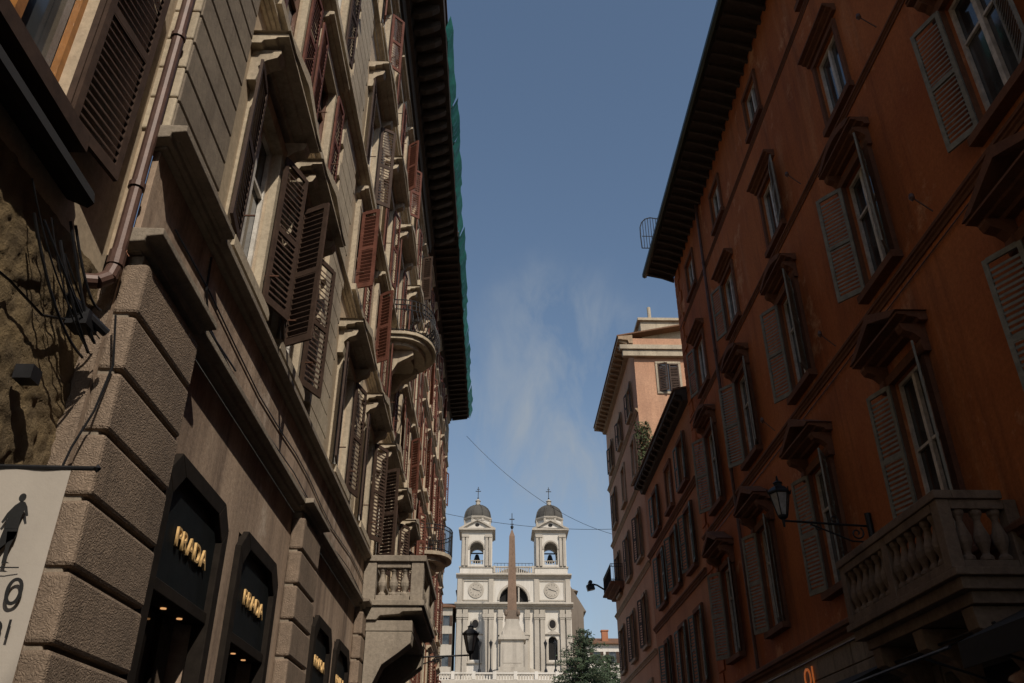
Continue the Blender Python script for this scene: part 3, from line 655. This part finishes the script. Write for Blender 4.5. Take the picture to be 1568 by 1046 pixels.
# ================================================================= CHURCH
M_trim_n=stucco('nave_render',(.24,.2,.165),(.18,.15,.12),(.1,.08,.07),.2,.5,.1,3)
def church():
    cx,cy=3.2,150; e=empty('twin_tower_church',(cx,cy,20)); F=frameY(cx,cy)
    k=lambda n,m,**a: G(n,m,e,F,**a)
    w=k('walls',M_white); t=k('trim',M_white2); d=k('dark_openings',M_dark); ld=k('domes',M_lead); it=k('crosses',M_iron); cl=k('clock_faces',M_white2); rf=k('nave',M_trim_n)
    rf.box(-9.5,10.5,-40,-7,19,38.5); rf.pr_uz([(-10.5,38.5),(12,38.5),(0,43)],-40,-8)
    rf.box(9.9,12.4,-34,-4,19,34); rf.pr_uz([(9.9,34),(12.9,34),(9.9,39)],-34,-4)
    d.box(-9.3,9.3,-6.5,-.9,20,39)
    for s in(-1,1):
        a,b=(s*9.9,s*3.6) if s<0 else (3.6,9.9)
        w.archpanel(a,b,19,33.4,s*6.6,.75,25.2,28.3,-.8,0)
        for r,m_,ww in((.95,t,.14),(.7,d,.16)):
            m_.pr_uz([(s*6.6+r*.8*math.cos(i*math.pi/8),31.0+r*math.sin(i*math.pi/8)) for i in range(16)],.01,ww)
        for (u0,u1) in((s*6.6-1.15,s*6.6-.8),(s*6.6+.8,s*6.6+1.15)): t.box(u0,u1,.01,.22,24.9,28.5)
        t.box(s*6.6-1.4,s*6.6+1.4,.01,.35,24.6,24.9); t.pr_uz([(s*6.6-1.4,29.3),(s*6.6+1.4,29.3),(s*6.6,30.0)],.01,.3)
    w.archpanel(-3.6,3.6,19,33.4,0,1.5,20,26.5,-.8,0)
    for u in(-9.35,-8.3,-4.9,-3.9,3.9,4.9,8.3,9.35,-2.3,2.3):
        t.box(u-.38,u+.38,.01,.55,20,32.4); t.box(u-.5,u+.5,.01,.65,19.2,20.4); t.box(u-.5,u+.5,.01,.65,32.0,32.6); t.box(u-.43,u+.43,.01,.6,32.62,33.3); t.box(u-.45,u+.45,.01,.62,31.7,31.85)
    w.box(-9.9,9.9,-.8,.1,33.4,34.0); cornice(t,-10.2,10.2,33.5,.95,1.1,.1)
    for u in(-2.0,2.0): t.box(u-.3,u+.3,.56,1.0,20,28.4)
    t.box(-2.5,2.5,.56,1.2,28.4,29.0); t.pr_uz([(-2.7,29.0),(2.7,29.0),(0,30.3)],.56,1.3)
    for s in(-1,1):
        a,b=(-9.9,-3.6) if s<0 else (3.6,9.9)
        w.box(a,b,-.8,0,34.0,39.0)
        for u in(s*9.4,s*3.95): t.box(u-.4,u+.4,.01,.3,34.5,38.6)
        t.pr_uz([(s*6.6+1.35*math.cos(i*math.pi/12),36.7+1.35*math.sin(i*math.pi/12)) for i in range(24)],.01,.15)
        cl.pr_uz([(s*6.6+1.1*math.cos(i*math.pi/12),36.7+1.1*math.sin(i*math.pi/12)) for i in range(24)],.151,.18)
        for i in range(12):
            c_,s_=math.cos(i*math.pi/6),math.sin(i*math.pi/6)
            it.tube((s*6.6+.85*c_,.19,36.7+.85*s_),(s*6.6+1.0*c_,.19,36.7+1.0*s_),.04,4)
        it.tube((s*6.6,.2,36.7),(s*6.6-.6,.2,36.95),.06,4); it.tube((s*6.6,.2,36.7),(s*6.6+.75,.2,36.5),.05,4)
        for u0,u1,z0,z1 in((-2.3,-2.12,34.9,38.4),(2.12,2.3,34.9,38.4),(-2.11,2.11,34.9,35.08),(-2.11,2.11,38.22,38.4)): t.box(s*6.6+u0,s*6.6+u1,.01,.14,z0,z1)
    w.archpanel(-3.6,3.6,34.0,39.0,0,2.5,34.7,35.0,-.8,0,n=14)
    for i in range(14):
        a,b=math.pi*i/14,math.pi*(i+1)/14
        t.pr_uz([(2.5*math.cos(a),35+2.5*math.sin(a)),(2.85*math.cos(a),35+2.85*math.sin(a)),(2.85*math.cos(b),35+2.85*math.sin(b)),(2.5*math.cos(b),35+2.5*math.sin(b))],.01,.2)
    for u in(-.85,.85): t.box(u-.14,u+.14,-.7,.05,34.7,37.3)
    cornice(t,-10.1,10.1,38.7,.75,.85,.01)
    w.box(-9.9,9.9,-7,-.01,38.7,39.4)
    bl=k('balustrade',M_white2)
    bl.box(-3.5,3.5,.02,.3,39.45,39.7); bl.box(-3.5,3.5,.0,.32,40.6,40.8)
    for i in range(18): u=-3.3+i*6.6/17; bl.box(u-.09,u+.09,.07,.25,39.7,40.6)
    for u in(-3.4,0,3.4): bl.box(u-.2,u+.2,.0,.34,39.7,40.9)
    it.path([(-3.5,-3,42.2),(3.5,-3,42.2)],.05); it.path([(-3.5,-3,41.4),(3.5,-3,41.4)],.05)
    for i in range(12): it.tube((-3.5+i*.63,-3,39.4),(-3.5+i*.63,-3,42.2),.04,4)
    bl.done()
    for s in(-1,1):
        U=s*6.6; H=2.75
        w.box(U-H-.15,U+H+.15,-6.0,-.02,39.4,40.6)
        t.box(U-H-.3,U+H+.3,-6.1,.12,40.6,40.85)
        w.archpanel(U-H,U+H,40.85,46.6,U,1.2,41.2,44.1,-.9,0); w.archpanel(U-H,U+H,40.85,46.6,U,1.2,41.2,44.1,-5.6,-4.7)
        for q in(-1,1):
            wu0=U+q*H; a,b=sorted((wu0,wu0-q*.9))
            w.box(a,b,-2.0,-.9,40.85,46.6); w.box(a,b,-4.7,-3.6,40.85,46.6); w.box(a,b,-3.6,-2.0,45.2,46.6); w.box(a,b,-3.6,-2.0,40.85,41.2)
        for q in(-1,1):
            for uu in(U+q*(H-.35),U+q*(H-1.0)): t.box(uu-.22,uu+.22,.01,.35,40.9,46.0); 
            t.box(U+q*(H-.68)-.62,U+q*(H-.68)+.62,.01,.45,46.0,46.5)
        for i in range(10):
            a,b=math.pi*i/10,math.pi*(i+1)/10
            t.pr_uz([(U+1.2*math.cos(a),44.1+1.2*math.sin(a)),(U+1.45*math.cos(a),44.1+1.45*math.sin(a)),(U+1.45*math.cos(b),44.1+1.45*math.sin(b)),(U+1.2*math.cos(b),44.1+1.2*math.sin(b))],.01,.15)
        t.box(U-1.5,U-1.2,-.3,.12,43.9,44.1); t.box(U+1.2,U+1.5,-.3,.12,43.9,44.1)
        it.lathe(U,-2.8,[(.75,42.3),(.6,42.6),(.42,43.2),(.3,43.6),(.05,43.75)],12); it.box(U-1.8,U+1.8,-2.9,-2.7,43.8,44.0)
        for i in range(6): t.box(U-1.05+i*.42-.07,U-1.05+i*.42+.07,-.6,-.4,41.2,41.9)
        t.box(U-1.2,U+1.2,-.65,-.35,41.9,42.02)
        w.box(U-H,U+H,-5.6,0,46.6,47.2)
        t.box(U-H-.25,U+H+.25,-5.85,.3,47.0,47.25); t.box(U-H-.55,U+H+.55,-6.15,.7,47.25,47.6)
        w.pr_uz([(U-H-.1,47.6),(U+H+.1,47.6),(U+1.3,48.5),(U,49.0),(U-1.3,48.5)],-.5,.25)
        for q in(-1,1):
            t.pr_uz([(U+q*(H+.5),47.6),(U+q*1.35,48.62),(U+q*1.3,48.35),(U+q*(H-.25),47.6)],.0,.7)
            t.pr_uz([(U+q*1.35,48.62),(U,49.25),(U,48.97),(U+q*1.3,48.35)],.0,.7)
        w.lathe(U,-2.8,[(2.45,47.6),(2.45,49.8)],8,math.pi/8); t.lathe(U,-2.8,[(2.5,49.6),(2.75,49.9),(2.8,50.15),(2.4,50.2)],8,math.pi/8)
        d.pr_uz([(U+.4*math.cos(i*math.pi/8),48.25+.32*math.sin(i*math.pi/8)) for i in range(16)],.25,.27)
        for i in range(8):
            a=math.pi/8+i*math.pi/4; t.box(U+2.45*math.cos(a)-.18,U+2.45*math.cos(a)+.18,-2.8+2.45*math.sin(a)-.18,-2.8+2.45*math.sin(a)+.18,47.6,49.8)
        prof=[(2.5,50.2),(2.47,50.7),(2.3,51.35),(1.95,51.95),(1.45,52.4),(.85,52.75),(.5,52.85)]
        ld.lathe(U,-2.8,prof,24)
        for i in range(8):
            a=math.pi/8+i*math.pi/4
            ld.path([(U+(r+.05)*math.cos(a),-2.8+(r+.05)*math.sin(a),z) for r,z in prof],.12,5)
        t.lathe(U,-2.8,[(.55,52.8),(.6,52.95),(.42,53.0),(.4,53.6),(.55,53.7),(.5,53.8),(.2,54.0),(.08,54.2)],10)
        it.lathe(U,-2.8,[(.02,54.1),(.18,54.3),(.02,54.5)],8); it.box(U-.06,U+.06,-2.86,-2.74,54.4,56.5); it.box(U-.5,U+.5,-2.85,-2.75,55.6,55.72); it.box(U-.25,U+.25,-2.85,-2.75,56.0,56.1)
    for g in(w,t,d,ld,it,cl,rf): g.done()
church()

# obelisk
e=empty('granite_obelisk',(2.65,138,20)); F=frameY(2.65,138)
p=G('pedestal',M_white2,e,F); p.box(-2.6,2.6,-2.6,2.6,19.2,21.4); p.box(-1.75,1.75,-1.75,1.75,21.4,26.0); p.box(-2.1,2.1,-2.1,2.1,21.4,22.0); p.box(-2.15,2.15,-2.15,2.15,26.0,26.35); p.box(-1.95,1.95,-1.95,1.95,26.35,26.7)
p.box(-1.4,1.4,1.75,1.8,22.6,25.4); p.box(-1.5,1.5,-1.5,1.5,26.7,27.4)
p.pr_uz([(-1.95,26.7),(1.95,26.7),(1.2,28.2),(1.0,29.2),(-1.0,29.2),(-1.2,28.2)],-1.2,1.2)
p.done()
b=G('bronze_ornament',simple('weathered_bronze',(.14,.1,.07),.6),e,F); b.box(-1.15,1.15,-1.1,1.1,29.2,29.6); b.box(-.95,.95,-.95,.95,29.6,30.6)
for i in(-1,1): b.lathe(i*1.0,1.0,[(.05,29.6),(.28,29.9),(.3,30.3),(.1,30.7)],8)
b.done()
o=G('shaft',M_granite,e,F)
def taper(g,h0,h1,z0,z1):
    g.add([(-h0,-h0,z0),(h0,-h0,z0),(h0,h0,z0),(-h0,h0,z0),(-h1,-h1,z1),(h1,-h1,z1),(h1,h1,z1),(-h1,h1,z1)],[(0,3,2,1),(4,5,6,7),(0,1,5,4),(1,2,6,5),(2,3,7,6),(3,0,4,7)])
taper(o,.74,.45,30.6,42.6); taper(o,.45,.04,42.6,43.9)
rr=random.Random(9)
for i in range(60):
    z=31.2+i*.18; hw=.74-.29*(z-30.6)/12; u=rr.uniform(-hw*.5,hw*.4); o.box(u,u+rr.uniform(.08,.25),hw-.02,hw+.02,z,z+rr.uniform(.06,.13))
o.done()
c=G('cross',M_iron,e,F); c.lathe(0,0,[(.02,43.8),(.25,44.1),(.25,44.4),(.02,44.6)],8); c.box(-.06,.06,-.06,.06,44.5,46.6); c.box(-.42,.42,-.05,.05,45.5,45.65); c.box(-.25,.25,-.05,.05,44.7,44.8)
c.done()

# steps, terrace
e=empty('travertine_stairway',(3,105,0)); g=G('steps',M_white2,e)
for i in range(56):
    y0=72+i*1.03; g.box(-16+.08*i,21-.08*i,y0,130,i*.342,(i+1)*.342-.001)
g.done()
g=G('terrace_wall',M_white2,e); g.box(-30,40,129.8,200,0,19.1); g.done()
g=G('terrace_balustrade',M_white,e,frameY(0,130)); 
g.box(-12,18,-.3,.35,19.1,19.35); g.box(-12,18,-.32,.37,20.1,20.3)
for i in range(75): u=-11.9+i*.4; g.box(u-.09,u+.09,-.05,.13,19.35,20.1)
for i in range(11): u=-12+i*3; g.box(u-.25,u+.25,-.34,.4,19.35,20.45)
g.done()
g=G('side_walls',M_white2,e); g.box(-16.5,-15,72,130,0,9); g.box(21,22.5,72,130,0,9); g.done()
g=G('ramp_parapets',M_white2,e,frameY(3.2,141))
for s in(-1,1): g.pr_uz([(s*2,19.2),(s*9,19.2),(s*9,20.6),(s*2.2,22.6)],-.3,.3)
g.box(-3,3,-4,.2,19.2,22.2)
g.done()
def lamppost(x,y,z):
    e=empty('lamp_post',(x,y,z)); g=G('post',M_iron,e); g.lathe(x,y,[(.25,z),(.22,z+.3),(.1,z+.5),(.07,z+3.2),(.14,z+3.3),(.12,z+3.4),(.26,z+4.0),(.28,z+4.05),(.05,z+4.35),(.02,z+4.6)],8); g.done()
for x in(-2.2,-.6,8.8,7.4): lamppost(x,130.0,20.4)

def hill(name,x0,x1,y,z0,z1,cols,rows,wm):
    e=empty(name,((x0+x1)/2,y,z0)); F=frameY(0,y); w=G('walls',wm,e,F); holes=[(c-.55,c+.55,a,a+1.7) for c in cols for a in rows]
    w.wall(x0,x1,z0,z1,holes,d=.3); w.quad((x0,0,z0),(x0,-12,z0),(x0,-12,z1),(x0,0,z1)); w.quad((x1,0,z0),(x1,-12,z0),(x1,-12,z1),(x1,0,z1)); w.done()
    g=G('glass',M_glass,e,F); s=G('shutters',M_shutBr,e,F)
    for h in holes:
        g.quad((h[0],-.25,h[2]),(h[1],-.25,h[2]),(h[1],-.25,h[3]),(h[0],-.25,h[3]))
        s.box(h[0]-.5,h[0]-.02,.02,.08,h[2],h[3]); s.box(h[1]+.02,h[1]+.5,.02,.08,h[2],h[3])
    g.done(); s.done()
    r=G('roof',M_tile,e,F); r.pr_wz([(.6,z1),(.6,z1+.15),(-6,z1+2.0),(-12.6,z1+.15),(-12.6,z1)],x0-.5,x1+.5); r.done()
hill('cream_hill_house',-22,-7.3,149,18,33.5,[-19,-16,-13,-10.2,-8.3],[20.5,24,27.5,30.5],M_white2)
hill('hill_house',14.5,22,140,12,26.0,[16,18.5,20.8],[20,23.2],M_white)
hill('hill_house',21.5,34,128,10,24.0,[23,26,29],[17.5,21],M_orange2)
e=empty('chimney',(18,143,27)); g=G('stack',M_brickred,e); g.box(17.2,18.2,142,143,26.5,28.4); g.box(17.1,18.3,141.9,143.1,28.4,28.6); g.done()

def conifer(x,y,z0,z1,r,seed):
    rr=random.Random(seed); e=empty('conifer_tree',(x,y,z0)); t=G('trunk_and_limbs',M_bark,e); l=G('needles',M_leaf,e)
    t.tube((x,y,z0),(x,y,z1-.3),.28,8,.04)
    z=z0+1.5
    while z<z1-.1:
        f=(z1-z)/(z1-z0); L=r*(f**.5)*rr.uniform(.6,1.12)+.3; k=rr.randint(5,8); a0=rr.random()*6
        for i in range(k):
            a=a0+i*6.283/k+rr.uniform(-.3,.3); LL=L*rr.uniform(.65,1.15); d=Vector((math.cos(a),math.sin(a),rr.uniform(-.25,.15)))
            p=Vector((x,y,z)); t.tube(p,p+d*LL,.05,4,.015)
            n=int(28*LL)
            for j in range(n):
                s=rr.random()**.7; c=p+d*LL*s+Vector((rr.gauss(0,.2),rr.gauss(0,.2),rr.gauss(-.06,.12)))*(.6+.6*LL/3)
                q=Vector((rr.gauss(0,1),rr.gauss(0,1),rr.gauss(0,.6))).normalized()*rr.uniform(.14,.28); b_=q.orthogonal().normalized()*rr.uniform(.05,.1)
                l.quad(tuple(c-q),tuple(c-b_),tuple(c+q),tuple(c+b_))
        z+=rr.uniform(.34,.6)
    t.done(); l.done()
conifer(10.0,100,8.9,20.9,4.9,3)
conifer(13.2,104,9.2,18.6,3.6,8)

# ================================================================= ground
g=G('ground',M_ground); g.quad((-1500,-1500,-.01),(1500,-1500,-.01),(1500,2500,-.01),(-1500,2500,-.01)); g.done()
g=G('road',M_asph); g.quad((-2,-60,0),(6,-60,0),(6,72,0),(-2,72,0)); g.done()
g=G('pavement',M_pave,bevel=.01); g.box(-3.2,-2,-60,48.5,-.005,.12); g.box(6,7.0,-60,50.2,-.005,.12); g.done()

# ================================================================= light / world
EL,AZ=R(43),R(24)
S=Vector((math.sin(AZ)*math.cos(EL),-math.cos(AZ)*math.cos(EL),math.sin(EL)))
sd=bpy.data.lights.new('sun','SUN'); sd.energy=3.6; sd.angle=R(.5); sd.color=(1,.9,.77)
so=bpy.data.objects.new('sun',sd); so.rotation_euler=S.to_track_quat('Z','Y').to_euler(); so.location=(0,-20,60); sc.collection.objects.link(so)
W=bpy.data.worlds.new('World'); sc.world=W; W.use_nodes=True; nt=W.node_tree; nt.nodes.clear()
out=N(nt,'ShaderNodeOutputWorld'); sky=N(nt,'ShaderNodeTexSky'); sky.sky_type='NISHITA'; sky.sun_disc=False; sky.sun_elevation=EL; sky.sun_rotation=math.pi-AZ
sky.air_density=1.0; sky.dust_density=.8; sky.ozone_density=1.2
hs=N(nt,'ShaderNodeHueSaturation'); hs.inputs['Saturation'].default_value=.95; hs.inputs['Hue'].default_value=.495; nt.links.new(sky.outputs[0],hs.inputs['Color'])
bg=N(nt,'ShaderNodeBackground'); bg.inputs['Strength'].default_value=.112; nt.links.new(hs.outputs[0],bg.inputs['Color'])
bg2=N(nt,'ShaderNodeBackground'); bg2.inputs['Color'].default_value=(.6,.66,.72,1); bg2.inputs['Strength'].default_value=.58
tcn=N(nt,'ShaderNodeTexCoord'); tc=tcn.outputs['Generated']
# wispy, sheared cloud noise: domain-warped and stretched along a slanted axis
mp=N(nt,'ShaderNodeMapping'); mp.inputs['Rotation'].default_value=(0,R(28),0); mp.inputs['Scale'].default_value=(2.0,1.0,.75); nt.links.new(tc,mp.inputs['Vector'])
wn=N(nt,'ShaderNodeTexNoise'); wn.inputs['Scale'].default_value=3.0; wn.inputs['Detail'].default_value=3; nt.links.new(mp.outputs[0],wn.inputs['Vector'])
wv=N(nt,'ShaderNodeVectorMath',operation='MULTIPLY_ADD'); nt.links.new(wn.outputs['Color'],wv.inputs[0]); wv.inputs[1].default_value=(.35,.35,.35); nt.links.new(mp.outputs[0],wv.inputs[2])
n1=noise_node(nt,wv.outputs[0],5.0,13,.62); c1=ramp(nt,n1,.4,.78)
def near(c,r):
    d=N(nt,'ShaderNodeVectorMath',operation='DISTANCE'); nt.links.new(wob.outputs[0],d.inputs[0]); d.inputs[1].default_value=c
    m=N(nt,'ShaderNodeMapRange'); m.interpolation_type='SMOOTHSTEP'; m.inputs['From Min'].default_value=r; m.inputs['From Max'].default_value=0; nt.links.new(d.outputs['Value'],m.inputs['Value']); return m.outputs[0]
w2=N(nt,'ShaderNodeTexNoise'); w2.inputs['Scale'].default_value=6; w2.inputs['Detail'].default_value=6; nt.links.new(tc,w2.inputs['Vector'])
w3=N(nt,'ShaderNodeVectorMath',operation='SUBTRACT'); nt.links.new(w2.outputs['Color'],w3.inputs[0]); w3.inputs[1].default_value=(.5,.5,.5)
wob=N(nt,'ShaderNodeVectorMath',operation='MULTIPLY_ADD'); nt.links.new(w3.outputs[0],wob.inputs[0]); wob.inputs[1].default_value=(.22,.22,.22); nt.links.new(tc,wob.inputs[2])
def mx(a,b,op='MAXIMUM'):
    m=N(nt,'ShaderNodeMath',operation=op)
    for i,s in enumerate((a,b)):
        if isinstance(s,(int,float)): m.inputs[i].default_value=s
        else: nt.links.new(s,m.inputs[i])
    return m.outputs[0]
v=lambda a:tuple(Vector(a).normalized())
mask=mx(near(v((.085,.86,.51)),.14),mx(near(v((.08,.885,.46)),.19),near(v((.055,.92,.39)),.26)))
sep=N(nt,'ShaderNodeSeparateXYZ'); nt.links.new(tc,sep.inputs[0])
lowm=N(nt,'ShaderNodeMapRange'); lowm.interpolation_type='SMOOTHSTEP'; lowm.inputs['From Min'].default_value=.5; lowm.inputs['From Max'].default_value=.2; nt.links.new(sep.outputs['Z'],lowm.inputs['Value'])
fac=mx(mx(c1,mask,'MULTIPLY'),mx(mx(lowm.outputs[0],.42,'MULTIPLY'),mx(c1,.55,'ADD'),'MULTIPLY'))
mxs=N(nt,'ShaderNodeMixShader'); nt.links.new(fac,mxs.inputs[0]); nt.links.new(bg.outputs[0],mxs.inputs[1]); nt.links.new(bg2.outputs[0],mxs.inputs[2]); nt.links.new(mxs.outputs[0],out.inputs['Surface'])

cam=bpy.data.cameras.new('camera'); co=bpy.data.objects.new('camera',cam); sc.collection.objects.link(co)
co.location=(0,0,1.6); co.rotation_euler=(R(119.5),0,R(-1.1)); cam.lens=29.85; cam.sensor_width=36; cam.clip_end=5000; cam.clip_start=.05
sc.camera=co
